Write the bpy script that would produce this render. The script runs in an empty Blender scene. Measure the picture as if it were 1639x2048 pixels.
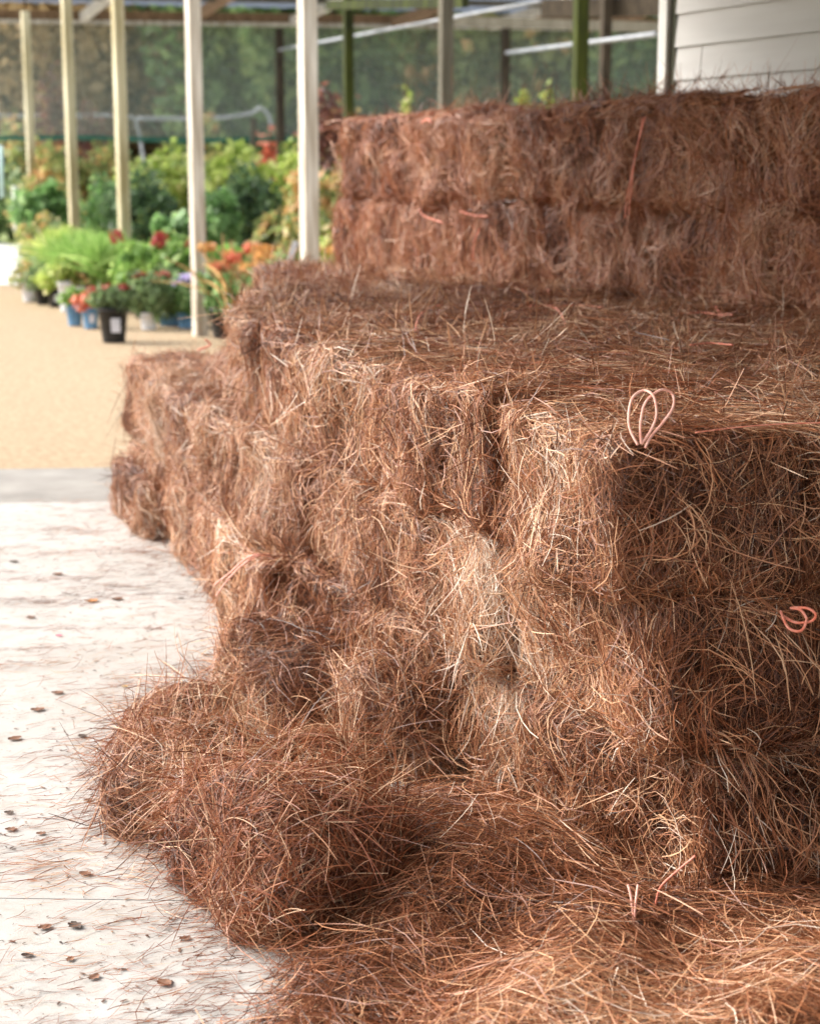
import bpy, math, random
import numpy as np
from mathutils import Vector, Matrix, Euler
R = math.radians
sc = bpy.context.scene
C = sc.collection
rng = np.random.default_rng(11)
random.seed(5)

# ------------------------------------------------------------------ camera
CAM_H, PITCH, F = 1.6, R(11.17), 3414.0 / 1639.0
cd = bpy.data.cameras.new('camera'); cam = bpy.data.objects.new('camera', cd); C.objects.link(cam)
cd.sensor_fit = 'HORIZONTAL'; cd.sensor_width = 24.0; cd.lens = 24.0 * F
cam.location = (0, 0, CAM_H); cam.rotation_euler = (R(90) - PITCH, 0, 0)
cd.clip_end = 500; cd.clip_start = 0.05
cd.dof.use_dof = True; cd.dof.focus_distance = 3.95; cd.dof.aperture_fstop = 3.0
sc.camera = cam

# ------------------------------------------------------------------ light
w = bpy.data.worlds.new('World'); sc.world = w; w.use_nodes = True
nt = w.node_tree; bg = nt.nodes['Background']
sky = nt.nodes.new('ShaderNodeTexSky'); sky.sky_type = 'NISHITA'; sky.sun_disc = False
SUN_EL, SUN_AZ = R(38), R(-77)          # azimuth measured from +Y towards +X
sky.sun_elevation = SUN_EL; sky.sun_rotation = SUN_AZ; sky.dust_density = 4.0; sky.ozone_density = 0.6
hs = nt.nodes.new('ShaderNodeHueSaturation'); hs.inputs['Saturation'].default_value = 0.35
nt.links.new(sky.outputs[0], hs.inputs['Color']); nt.links.new(hs.outputs[0], bg.inputs['Color'])
bg.inputs['Strength'].default_value = 0.15
sd = bpy.data.lights.new('sun', 'SUN'); sun = bpy.data.objects.new('sun', sd); C.objects.link(sun)
sd.energy = 1.2; sd.angle = R(35); sd.color = (1.0, 0.96, 0.9)
dv = Vector((math.sin(SUN_AZ) * math.cos(SUN_EL), math.cos(SUN_AZ) * math.cos(SUN_EL), math.sin(SUN_EL)))
sun.rotation_euler = dv.to_track_quat('Z', 'Y').to_euler()
vs = sc.view_settings; vs.view_transform = 'Standard'; vs.look = 'None'; vs.gamma = 1.0
vs.exposure = 1.36
try: vs.use_curve_mapping = False
except Exception: pass
sc.render.engine = 'CYCLES'
sc.cycles.use_denoising = True
sc.cycles.max_bounces = 6; sc.cycles.diffuse_bounces = 3; sc.cycles.transparent_max_bounces = 12
sc.cycles.glossy_bounces = 2; sc.cycles.transmission_bounces = 4

# ------------------------------------------------------------------ helpers
def at(x, y, Y):
    """point at depth Y behind picture position x, y (1639 x 2048)"""
    a = (x - 819.5) / 3414.0; b = -(y - 1024) / 3414.0
    r = (a, math.cos(PITCH) + b * math.sin(PITCH), -math.sin(PITCH) + b * math.cos(PITCH))
    t = Y / r[1]
    return Vector((r[0] * t, Y, CAM_H + r[2] * t))

def tag(o, label=None, cat=None, group=None, kind=None):
    if label: o['label'] = label
    if cat: o['category'] = cat
    if group: o['group'] = group
    if kind: o['kind'] = kind
    return o

def empty(name, loc, rot=(0, 0, 0)):
    o = bpy.data.objects.new(name, None); C.objects.link(o); o.location = loc; o.rotation_euler = rot
    o.empty_display_size = .1
    return o

def link(name, me, parent=None, loc=(0, 0, 0), rot=(0, 0, 0)):
    o = bpy.data.objects.new(name, me); C.objects.link(o); o.location = loc; o.rotation_euler = rot
    if parent: o.parent = parent
    return o

def mesh_np(name, V, Fq, mat, attr=None, smooth=False, ngon=4):
    me = bpy.data.meshes.new(name)
    V = np.asarray(V, np.float32).reshape(-1, 3); Fq = np.asarray(Fq, np.int32).reshape(-1, ngon)
    me.vertices.add(len(V)); me.vertices.foreach_set('co', V.ravel())
    me.loops.add(Fq.size); me.loops.foreach_set('vertex_index', Fq.ravel())
    me.polygons.add(len(Fq)); me.polygons.foreach_set('loop_start', np.arange(0, Fq.size, ngon, dtype=np.int32))
    me.polygons.foreach_set('loop_total', np.full(len(Fq), ngon, np.int32))
    me.update(calc_edges=True)
    if smooth: me.polygons.foreach_set('use_smooth', np.ones(len(Fq), bool))
    if attr is not None:
        a = me.attributes.new('tint', 'FLOAT', 'POINT'); a.data.foreach_set('value', np.asarray(attr, np.float32).ravel())
    me.materials.append(mat)
    return me

class MB:
    """collects simple solids into one mesh"""
    def __init__(s): s.v = []; s.f = []
    def box(s, c, d, M=None):
        n = len(s.v)
        for k in range(8):
            p = Vector((c[0] + (d[0] / 2) * (1 if k & 1 else -1), c[1] + (d[1] / 2) * (1 if k & 2 else -1), c[2] + (d[2] / 2) * (1 if k & 4 else -1)))
            s.v.append(tuple(M @ p) if M else tuple(p))
        s.f += [tuple(n + i for i in q) for q in ((0, 2, 3, 1), (4, 5, 7, 6), (0, 1, 5, 4), (2, 6, 7, 3), (0, 4, 6, 2), (1, 3, 7, 5))]
        return s
    def bar(s, a, b, wx, wz):
        a = Vector(a); b = Vector(b); d = b - a
        q = d.to_track_quat('Y', 'Z').to_matrix().to_4x4(); q.translation = (a + b) / 2
        return s.box((0, 0, 0), (wx, d.length, wz), q)
    def tube(s, pts, r, n=8, cap=True):
        pts = [Vector(p) for p in pts]; b0 = len(s.v); rs = r if isinstance(r, (list, tuple)) else [r] * len(pts)
        for i, p in enumerate(pts):
            t = (pts[min(i + 1, len(pts) - 1)] - pts[max(i - 1, 0)]).normalized()
            u = t.cross(Vector((0.13, 0.31, 1.0))).normalized(); v = t.cross(u)
            for k in range(n):
                a = 2 * math.pi * k / n
                s.v.append(tuple(p + (u * math.cos(a) + v * math.sin(a)) * rs[i]))
        for i in range(len(pts) - 1):
            for k in range(n):
                a = b0 + i * n + k; b = b0 + i * n + (k + 1) % n
                s.f.append((a, b, b + n, a + n))
        if cap:
            s.f.append(tuple(b0 + k for k in range(n))[::-1]); s.f.append(tuple(b0 + (len(pts) - 1) * n + k for k in range(n)))
        return s
    def mesh(s, name, mat, smooth=False, bevel=0):
        me = bpy.data.meshes.new(name); me.from_pydata(s.v, [], s.f); me.materials.append(mat)
        if bevel:
            import bmesh
            bm = bmesh.new(); bm.from_mesh(me)
            bmesh.ops.bevel(bm, geom=list(bm.edges), offset=bevel, segments=2, affect='EDGES', profile=.6)
            bm.to_mesh(me); bm.free()
        if smooth: me.polygons.foreach_set('use_smooth', [True] * len(me.polygons))
        me.update(); return me
    def build(s, name, mat, parent=None, smooth=False, bevel=0):
        return link(name, s.mesh(name, mat, smooth, bevel), parent)

# ------------------------------------------------------------------ materials
def mat_new(name):
    m = bpy.data.materials.new(name); m.use_nodes = True
    return m, m.node_tree, m.node_tree.nodes['Principled BSDF']

def ramp(nt, stops, interp='LINEAR'):
    r = nt.nodes.new('ShaderNodeValToRGB'); cr = r.color_ramp; cr.interpolation = interp
    cr.elements[0].position = stops[0][0]; cr.elements[0].color = (*stops[0][1], 1)
    cr.elements[1].position = stops[1][0]; cr.elements[1].color = (*stops[1][1], 1)
    for p, c in stops[2:]:
        e = cr.elements.new(p); e.color = (*c, 1)
    return r

def tinted(name, stops, rough=.42, transl=.10, spec=.5, objvar=.0):
    m, nt, b = mat_new(name)
    a = nt.nodes.new('ShaderNodeAttribute'); a.attribute_name = 'tint'
    r = ramp(nt, stops); src = a.outputs['Fac']
    nt.links.new(src, r.inputs[0]); col = r.outputs[0]
    if objvar:
        oi = nt.nodes.new('ShaderNodeObjectInfo'); h = nt.nodes.new('ShaderNodeHueSaturation')
        mr = nt.nodes.new('ShaderNodeMapRange'); mr.inputs['To Min'].default_value = 1 - objvar; mr.inputs['To Max'].default_value = 1 + objvar
        nt.links.new(oi.outputs['Random'], mr.inputs['Value']); nt.links.new(mr.outputs[0], h.inputs['Value'])
        nt.links.new(col, h.inputs['Color']); col = h.outputs[0]
    nt.links.new(col, b.inputs['Base Color']); b.inputs['Roughness'].default_value = rough
    b.inputs['Specular IOR Level'].default_value = spec
    if transl:
        tr = nt.nodes.new('ShaderNodeBsdfTranslucent'); mx = nt.nodes.new('ShaderNodeMixShader'); mx.inputs[0].default_value = transl
        nt.links.new(col, tr.inputs[0]); nt.links.new(b.outputs[0], mx.inputs[1]); nt.links.new(tr.outputs[0], mx.inputs[2])
        nt.links.new(mx.outputs[0], nt.nodes['Material Output'].inputs[0])
    return m

def noisy(name, c1, c2, scale=5, rough=.8, detail=6, stretch=(1, 1, 1), bump=.0, bscale=60, spec=.3, lo=.35, hi=.65, metal=0):
    m, nt, b = mat_new(name)
    tc = nt.nodes.new('ShaderNodeTexCoord'); mp = nt.nodes.new('ShaderNodeMapping'); mp.inputs['Scale'].default_value = stretch
    n = nt.nodes.new('ShaderNodeTexNoise'); n.inputs['Scale'].default_value = scale; n.inputs['Detail'].default_value = detail
    nt.links.new(tc.outputs['Object'], mp.inputs[0]); nt.links.new(mp.outputs[0], n.inputs['Vector'])
    r = ramp(nt, [(lo, c1), (hi, c2)]); nt.links.new(n.outputs['Fac'], r.inputs[0]); nt.links.new(r.outputs[0], b.inputs['Base Color'])
    b.inputs['Roughness'].default_value = rough; b.inputs['Specular IOR Level'].default_value = spec; b.inputs['Metallic'].default_value = metal
    if bump:
        n2 = nt.nodes.new('ShaderNodeTexNoise'); n2.inputs['Scale'].default_value = bscale; n2.inputs['Detail'].default_value = 8
        nt.links.new(mp.outputs[0], n2.inputs['Vector'])
        bp = nt.nodes.new('ShaderNodeBump'); bp.inputs['Strength'].default_value = bump; bp.inputs['Distance'].default_value = .02
        nt.links.new(n2.outputs['Fac'], bp.inputs['Height']); nt.links.new(bp.outputs[0], b.inputs['Normal'])
    return m

straw_stops = [(0.0, (.05, .020, .010)), (.14, (.09, .029, .013)), (.34, (.21, .066, .026)), (.53, (.38, .15, .067)), (.65, (.60, .30, .155)), (.80, (.73, .45, .26)), (.90, (.54, .41, .32)), (1.0, (.82, .68, .54))]
red_stops = [(0.0, (.05, .018, .009)), (.15, (.12, .034, .013)), (.39, (.25, .070, .026)), (.6, (.42, .165, .072)), (.75, (.62, .37, .22)), (1.0, (.72, .52, .34))]
M_straw = tinted('pine_straw', straw_stops, objvar=.10)
M_straw_red = tinted('fresh_pine_straw', red_stops, objvar=.05)
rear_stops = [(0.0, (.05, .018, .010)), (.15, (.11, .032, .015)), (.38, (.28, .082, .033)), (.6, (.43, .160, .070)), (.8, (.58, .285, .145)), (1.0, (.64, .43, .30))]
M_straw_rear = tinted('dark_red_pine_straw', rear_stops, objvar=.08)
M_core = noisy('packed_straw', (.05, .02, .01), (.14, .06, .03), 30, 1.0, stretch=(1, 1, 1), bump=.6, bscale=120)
M_twine = noisy('orange_twine', (.75, .20, .12), (.85, .36, .26), 60, .5, spec=.4)
M_twine_pale = noisy('faded_pink_twine', (.80, .36, .27), (.88, .52, .43), 60, .5, spec=.4)

# ------------------------------------------------------------------ strands
def strands_mesh(name, P, W, Nrm, tint, mat, roll=.6):
    """P (N,K,3) centre lines, W (N) widths, Nrm (N,K,3) rough normals -> ribbons"""
    N, K, _ = P.shape
    T = np.empty_like(P); T[:, 1:-1] = P[:, 2:] - P[:, :-2]; T[:, 0] = P[:, 1] - P[:, 0]; T[:, -1] = P[:, -1] - P[:, -2]
    T /= np.linalg.norm(T, axis=2, keepdims=True) + 1e-9
    S = np.cross(T, Nrm); S /= np.linalg.norm(S, axis=2, keepdims=True) + 1e-9
    B = np.cross(S, T)
    a = rng.normal(0, roll, (N, 1, 1)); S = S * np.cos(a) + B * np.sin(a)
    prof = np.ones(K); prof[-1] = .35; prof[0] = .6
    h = (W[:, None] * prof[None, :] / 2)[:, :, None]
    V = np.stack([P - S * h, P + S * h], axis=2).reshape(-1, 3)
    base = (np.arange(N)[:, None] * K + np.arange(K - 1)[None, :]) * 2
    Q = np.stack([base, base + 1, base + 3, base + 2], axis=2).reshape(-1, 4)
    at_ = np.repeat(tint, K * 2)
    return mesh_np(name, V, Q, mat, at_, smooth=False)

def waves(seed, n, kmin, kmax, amp):
    g = np.random.default_rng(seed)
    d = g.normal(size=(n, 3)); d /= np.linalg.norm(d, axis=1, keepdims=True)
    k = g.uniform(kmin, kmax, n); ph = g.uniform(0, 6.28, n)
    d = d * k[:, None]
    def f(p): return amp * np.sin(p @ d.T + ph).sum(-1) / math.sqrt(n)
    return f

class Blob:
    """rounded box, displaced; closest point projection"""
    def __init__(s, half, r, seed, amp=.015, flakes=0):
        s.half = np.array(half); s.r = r; s.inner = s.half - r
        s.f1 = waves(seed, 10, 8, 22, amp); s.f2 = waves(seed + 1, 12, 35, 80, amp * .25); s.flakes = flakes; s.ph = seed * 1.37
    def disp(s, p):
        d = s.f1(p) + s.f2(p)
        if s.flakes:
            x = p[..., 0] + .02 * np.sin(p[..., 2] * 14 + s.ph) + .015 * np.sin(p[..., 1] * 17 + s.ph)
            ph = np.abs(((x / s.flakes + s.ph) % 1) - .5) * s.flakes     # distance to a groove
            d = d - .022 * np.exp(-(ph / .011) ** 2)
        return d
    def project(s, p, off=0.0):
        q = np.clip(p, -s.inner, s.inner); d = p - q; L = np.linalg.norm(d, axis=-1, keepdims=True) + 1e-6; n = d / L
        return q + n * (s.r + s.disp(q + n * s.r)[..., None] + off), n
    def sample(s, N):
        h = s.half; A = np.array([h[1] * h[2], h[0] * h[2], h[0] * h[1]]); A = A / A.sum()
        ax = rng.choice(3, N, p=A); p = rng.uniform(-1, 1, (N, 3)) * h
        p[np.arange(N), ax] = np.where(rng.random(N) < .5, -1, 1) * h[ax]
        return p

def fur(blob, N, L=(.12, .26), Wd=(.0012, .0026), K=5, clump=14, fly=.05, depth=.035, spread=.35, zmin=None, flow=None, lift=.02, tshift=0):
    nc = max(1, N // clump)
    cp = blob.sample(nc); cp, cn = blob.project(cp)
    ang_f = waves(rng.integers(9999), 8, 4, 12, 2.6)
    ref = np.where(np.abs(cn[:, 2:3]) > .7, np.array([[1., 0, 0]]), np.array([[0, 0, 1.]]))
    u = np.cross(ref, cn); u /= np.linalg.norm(u, axis=1, keepdims=True) + 1e-6; v = np.cross(cn, u)
    ca = ang_f(cp) + rng.normal(0, .55, nc)
    # side faces: strands mostly run up and down / bowed; top: along the length
    idx = rng.integers(0, nc, N)
    a = ca[idx] + rng.normal(0, spread, N) + (rng.random(N) < .22) * rng.uniform(-1.6, 1.6, N)
    if flow is not None: a = np.where(rng.random(N) < flow, math.pi / 2 + rng.normal(0, .45, N), a)
    d = u[idx] * np.cos(a)[:, None] + v[idx] * np.sin(a)[:, None]
    p0 = cp[idx] + rng.normal(0, .022, (N, 3))
    Ln = rng.uniform(L[0], L[1], N) * rng.choice([1, 1, 1, .5], N)
    t = np.linspace(-.5, .5, K)
    cb = (rng.normal(0, .55, nc)[idx] + rng.normal(0, .35, N))          # curvature
    side = np.cross(d, cn[idx])
    P = p0[:, None, :] + d[:, None, :] * (t[None, :, None] * Ln[:, None, None]) + side[:, None, :] * (cb[:, None] * (t[None, :] ** 2 - .08) * Ln[:, None])[:, :, None] * .9
    cdep = -np.abs(rng.normal(0, depth, nc))[idx] * .6 - np.abs(rng.normal(0, depth * .5, N)) + .004
    lf = np.where(rng.random((N, 1)) < .3, rng.exponential(lift, (N, 1)), lift * .1) * (np.clip(t[None, :] * rng.choice([-1, 1], (N, 1)), 0, 1) * 2) ** 2
    off = cdep[:, None] + lf
    Pp, n = blob.project(P, off[:, :, None])
    # flyaways leave the surface in straight or bowed lines
    fm = rng.random(N) < fly
    if fm.any():
        k = fm.sum(); dn = (cn[idx][fm] * rng.uniform(.05, .7, (k, 1)) + d[fm]); dn /= np.linalg.norm(dn, axis=1, keepdims=True)
        tt = np.linspace(0, 1, K)
        st, _ = blob.project(p0[fm]); fl = Ln[fm] * rng.uniform(.4, .9, k)
        Pf = st[:, None, :] + dn[:, None, :] * (tt[None, :, None] * fl[:, None, None]) + side[fm][:, None, :] * (cb[fm][:, None] * .35 * tt[None, :] ** 2 * fl[:, None])[:, :, None]
        Pf[:, :, 2] -= (rng.uniform(0, .35, (k, 1)) * tt[None, :] ** 2 * fl[:, None])
        Pp[fm] = Pf
    ct = rng.random(nc)
    tf = waves(rng.integers(9999), 6, 5, 14, .16)
    tint = .50 + tf(cp[idx]) + (ct[idx] - .5) * .22 + rng.normal(0, .20, N) + tshift
    deepness = np.clip(tint, 0.02, .99)
    Wn = rng.uniform(Wd[0], Wd[1], N)
    if zmin is not None:
        low = Pp[:, :, 2].min(axis=1); keep = (low > zmin - .04)
        Pp[:, :, 2] = np.maximum(Pp[:, :, 2], zmin + rng.uniform(0, .006, (N, 1)))
        Pp, n, Wn, deepness = Pp[keep], n[keep], Wn[keep], deepness[keep]
    return Pp, Wn, n, deepness

def core_mesh(name, blob, inset=.03, seg=10, zmin=None):
    V = []; Fq = []
    for ax in range(3):
        for sg in (-1, 1):
            g = np.linspace(-1, 1, seg + 1); a, b = np.meshgrid(g, g, indexing='ij'); p = np.zeros((seg + 1, seg + 1, 3))
            p[..., ax] = sg; p[..., (ax + 1) % 3] = a; p[..., (ax + 2) % 3] = b
            n0 = len(V) and sum(len(x) for x in V)
            V.append((p * blob.half).reshape(-1, 3))
            i, j = np.meshgrid(np.arange(seg), np.arange(seg), indexing='ij'); k = (n0 + i * (seg + 1) + j).ravel()
            q = np.stack([k, k + seg + 1, k + seg + 2, k + 1], 1)
            Fq.append(q if sg > 0 else q[:, ::-1])
    V = np.concatenate(V); Fq = np.concatenate(Fq)
    P, _ = blob.project(V, -inset)
    if zmin is not None: P[:, 2] = np.maximum(P[:, 2], zmin)
    return mesh_np(name, P, Fq, M_core, smooth=True)

# ------------------------------------------------------------------ setting: ground
def grid_sheet(name, x0, x1, y0, y1, z, mat, nx=2, ny=2):
    g = [(x0 + (x1 - x0) * i / nx, y0 + (y1 - y0) * j / ny, z) for j in range(ny + 1) for i in range(nx + 1)]
    f = [(j * (nx + 1) + i, j * (nx + 1) + i + 1, (j + 1) * (nx + 1) + i + 1, (j + 1) * (nx + 1) + i) for j in range(ny) for i in range(nx)]
    return link(name, mesh_np(name, g, f, mat))

def concrete_mat():
    m, nt, b = mat_new('pale_concrete')
    tc = nt.nodes.new('ShaderNodeTexCoord')
    n1 = nt.nodes.new('ShaderNodeTexNoise'); n1.inputs['Scale'].default_value = 1.3; n1.inputs['Detail'].default_value = 7; n1.inputs['Roughness'].default_value = .65
    n2 = nt.nodes.new('ShaderNodeTexNoise'); n2.inputs['Scale'].default_value = 260; n2.inputs['Detail'].default_value = 3
    n3 = nt.nodes.new('ShaderNodeTexNoise'); n3.inputs['Scale'].default_value = 14; n3.inputs['Detail'].default_value = 8; n3.inputs['Roughness'].default_value = .75
    for n in (n1, n2, n3): nt.links.new(tc.outputs['Object'], n.inputs['Vector'])
    r1 = ramp(nt, [(.3, (.42, .395, .36)), (.6, (.51, .49, .46))]); nt.links.new(n1.outputs['Fac'], r1.inputs[0])
    r2 = ramp(nt, [(.28, (.62, .58, .54)), (.42, (1, 1, 1))]); nt.links.new(n2.outputs['Fac'], r2.inputs[0])
    r3 = ramp(nt, [(.32, (.80, .74, .67)), (.5, (1, 1, 1))]); nt.links.new(n3.outputs['Fac'], r3.inputs[0])
    m1 = nt.nodes.new('ShaderNodeMixRGB'); m1.blend_type = 'MULTIPLY'; m1.inputs[0].default_value = .6
    m2 = nt.nodes.new('ShaderNodeMixRGB'); m2.blend_type = 'MULTIPLY'; m2.inputs[0].default_value = .8
    nt.links.new(r1.outputs[0], m1.inputs[1]); nt.links.new(r2.outputs[0], m1.inputs[2])
    nt.links.new(m1.outputs[0], m2.inputs[1]); nt.links.new(r3.outputs[0], m2.inputs[2])
    nt.links.new(m2.outputs[0], b.inputs['Base Color']); b.inputs['Roughness'].default_value = .85
    bp = nt.nodes.new('ShaderNodeBump'); bp.inputs['Strength'].default_value = .35; bp.inputs['Distance'].default_value = .004
    nt.links.new(n2.outputs['Fac'], bp.inputs['Height']); nt.links.new(bp.outputs[0], b.inputs['Normal'])
    return m
M_conc = concrete_mat()
M_conc_old = noisy('grey_concrete', (.27, .25, .225), (.38, .355, .32), 3, .9, bump=.3, bscale=200)
M_gravel = noisy('tan_gravel', (.30, .21, .125), (.50, .385, .25), 26, .95, detail=15, bump=.2, bscale=200, lo=.25, hi=.75)
M_soil = noisy('far_ground', (.10, .13, .05), (.22, .22, .10), 2, 1.0)
M_white_road = noisy('white_concrete_road', (.70, .69, .66), (.82, .81, .78), 2, .8)
tag(grid_sheet('ground', -150, 150, -60, 240, -.02, M_soil), kind='structure')
tag(grid_sheet('gravel_yard', -14, 12, 9.0, 30.0, -.008, M_gravel), kind='structure')
u_ = Vector((1, .11, 0))
def quad(name, pts, mat):
    me = bpy.data.meshes.new(name); me.from_pydata([tuple(p) for p in pts], [], [tuple(range(len(pts)))]); me.materials.append(mat)
    return link(name, me)
sl = tag(quad('concrete_slab', [(-7, 3.79, 0), (5, 3.43, 0), (5, 8.75, 0), (-7, 8.05, 0)], M_conc), kind='structure')
tag(quad('concrete_slab', [(-7, -4, 0), (5, -4, 0), (5, 3.427, 0), (-7, 3.787, 0)], M_conc), kind='structure')
tag(quad('slab_joint', [(-7, 3.77, -.004), (5, 3.41, -.004), (5, 3.45, -.004), (-7, 3.81, -.004)], M_conc_old), kind='structure')
tag(quad('concrete_apron', [(-7, 8.062, -.002), (5, 8.762, -.002), (5, 9.95, -.002), (-7, 8.95, -.002)], M_conc_old), kind='structure')
tag(quad('driveway', [(-30, 25.6, .0), (-5.7, 25.6, .0), (-7.6, 62, .0), (-60, 62, .0)], M_white_road), kind='structure')

tag(quad('rear_lane', [(-16, 31.0, -.006), (12, 31.0, -.006), (14, 40, -.006), (-20, 40, -.006)], M_white_road), kind='structure')
# ------------------------------------------------------------------ pine straw bales
BL, BW, BH = .73, .43, .355
variants = []; rear_needles = []
for k in range(6):
    bl = Blob((BL / 2 + .022, BW / 2 + .015, BH / 2 + .012), .058, 40 + 7 * k, amp=.020, flakes=.0 if k % 2 else .24)
    N = 21000 if k < 2 else 13000
    P, Wn, n, t = fur(bl, N, flow=.36, fly=.035, Wd=(.0010, .0026) if k < 2 else (.0014, .0032), tshift=(-.03, .05, 0, .06, -.06, .02)[k])
    me_ = strands_mesh('needles', P, Wn, n, t, M_straw); variants.append((me_, core_mesh('core', bl)))

rb = random.Random(3)
ORD = ['first', 'second', 'third', 'fourth', 'fifth', 'sixth', 'seventh', 'eighth', 'ninth', 'tenth', 'eleventh', 'twelfth']
def bale(x, y, z, ang, label, group, hero=False, rear=False, sz=1.0, tilt=.035, sx=1.0):
    root = empty('pine_straw_bale', (x, y, z), (rb.gauss(0, tilt), rb.gauss(0, tilt), ang + rb.gauss(0, .03)))
    s = rb.uniform(.98, 1.04); root.scale = (s * sx, s * rb.uniform(.98, 1.05), sz * rb.uniform(.98, 1.04))
    tag(root, label, 'bale', group)
    vi = rb.choice([0, 1] if hero else [1, 2, 3, 4, 5]); v = variants[vi]
    fl = Euler((rb.choice([0, math.pi]), 0, rb.choice([0, math.pi])))
    nd = link('loose_needles', v[0], root, (0, 0, BH / 2), fl)
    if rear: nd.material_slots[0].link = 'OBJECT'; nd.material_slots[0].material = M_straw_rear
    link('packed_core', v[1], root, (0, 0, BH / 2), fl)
    return root

def poly_at(pts, s):
    for a, b in zip(pts[:-1], pts[1:]):
        a = Vector(a); b = Vector(b); L = (b - a).length
        if s <= L or (b - Vector(pts[-1])).length < 1e-6: 
            d = (b - a) / L; return a + d * s, d
        s -= L
rows = [
    [(.66, 3.50), (.06, 4.5), (-.56, 5.72), (-.93, 6.96), (-1.36, 8.2)],
    [(.56, 3.49), (.03, 4.6), (-.48, 5.8), (-.90, 7.0), (-1.36, 8.3)],
    [(.45, 3.46), (.04, 4.6), (-.34, 5.6), (-.58, 6.4), (-.71, 7.2), (-.76, 8.6)],
]
ROWN = ['bottom', 'middle', 'top']
def up_x(y): return 1.53 - .534 * (y - 6.39)      # front line of the upper tier at depth y
heroes = {}
for r, pts in enumerate(rows):
    ncol = 7 if r < 2 else 7
    for c in range(0, 6):
        for i in range(-1 if c else 0, 9):
            s = (i + .5) * (BL + .012) + (rb.uniform(-.02, .02))
            pt, d = poly_at(pts, s); nrm = Vector((d[1], -d[0]))      # into the stack
            if c: 
                d0 = Vector((-.33, .944)).normalized(); n0 = Vector((d0[1], -d0[0])); k = min(1, c / 2)
                base = Vector(pts[0]) + d0 * s
                pt = pt * (1 - k) + base * k; d = (d * (1 - k) + d0 * k).normalized(); nrm = Vector((d[1], -d[0]))
            ctr = pt + nrm * (BW / 2 + c * (BW + .012)) + (Vector((0, 0)) if c else nrm * rb.uniform(-.025, .03))
            if i < 0: continue
            ymax = 8.3 if r < 2 else 9.9
            if ctr.y > ymax + .1: continue
            # keep only bales something can show of
            if c and r < 2 and not (i == 0 and c < 3) and not (ctr.y > 7.4 and c < 2): continue
            if c and ctr.x > up_x(ctr.y) + .35: continue
            if ctr.x > 2.3: continue
            if c == 0: lab = '%s layer bale of the long front face, %s from the near corner' % (ROWN[r], ORD[i])
            elif r == 2: lab = 'lower tier top layer bale, row %s from the front, %s from near end' % (ORD[c], ORD[i])
            else: lab = '%s layer bale inside the stack, row %s from the front edge, %s back' % (ROWN[r], ORD[c], ORD[i])
            lab = lab.replace('the walk-on top of the lower tier, row', 'lower tier top layer, row').replace('the ', '', 0)
            b = bale(ctr.x, ctr.y, r * BH, math.atan2(d[1], d[0]), lab, 'bales of the lower tier', hero=ctr.y < 5.2)
            heroes[(r, c, i)] = b
# small bale ledge at the far end
bale(-1.10, 7.85, -.01, R(112), 'low pine straw bale sticking out at the far left foot of the stack', 'bales of the lower tier', sz=.80)
# upper tier
ud = Vector((-.471, .882)).normalized(); un = Vector((ud.y, -ud.x)); U0 = Vector((2.28, 5.0))
for r in range(2):
    for c in range(2):
        for i in range(0, 8):
            if c and (r == 0 or i > 7): continue
            p = U0 + ud * ((i + .5) * .742 - (.08 if r else 0) - .13) + un * (BW / 2 + c * .44 + rb.uniform(-.03, .03))
            if p.y > 10.4: continue
            lab = '%s layer bale of the raised rear tier, %s from its far left end' % (('lower', 'upper')[r], ORD[7 - i])
            if c: lab = 'bale behind the top rear layer by the white wall, %s from the left' % ORD[7 - i]  # unseen second row, added to block light behind the tier
            bale(p.x, p.y, 3 * BH - .02 + r * .415, math.atan2(ud.y, ud.x), lab, 'bales of the upper tier', sz=1.20, rear=True)

def crease(s, z, zoff=0):
    hgt = .425 if zoff else .355
    zz = z + .018 * np.sin(s * 5.3 + 1) + .012 * np.sin(s * 13); k = np.round(zz / hgt); row = np.floor(zz / hgt)
    hz = np.where((k > 0) & (k < (2 if zoff else 3)), np.exp(-((zz - k * hgt) / .03) ** 2), 0)
    ss = s + .02 * np.sin(z * 17 + row * 2) + row * .03; ds = np.abs((ss / .742 + .5) % 1 - .5) * .742
    return -(.022 if zoff else .040) * np.maximum(hz, np.exp(-(ds / .032) ** 2) * np.where(s > .3, 1, 0)) 
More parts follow.
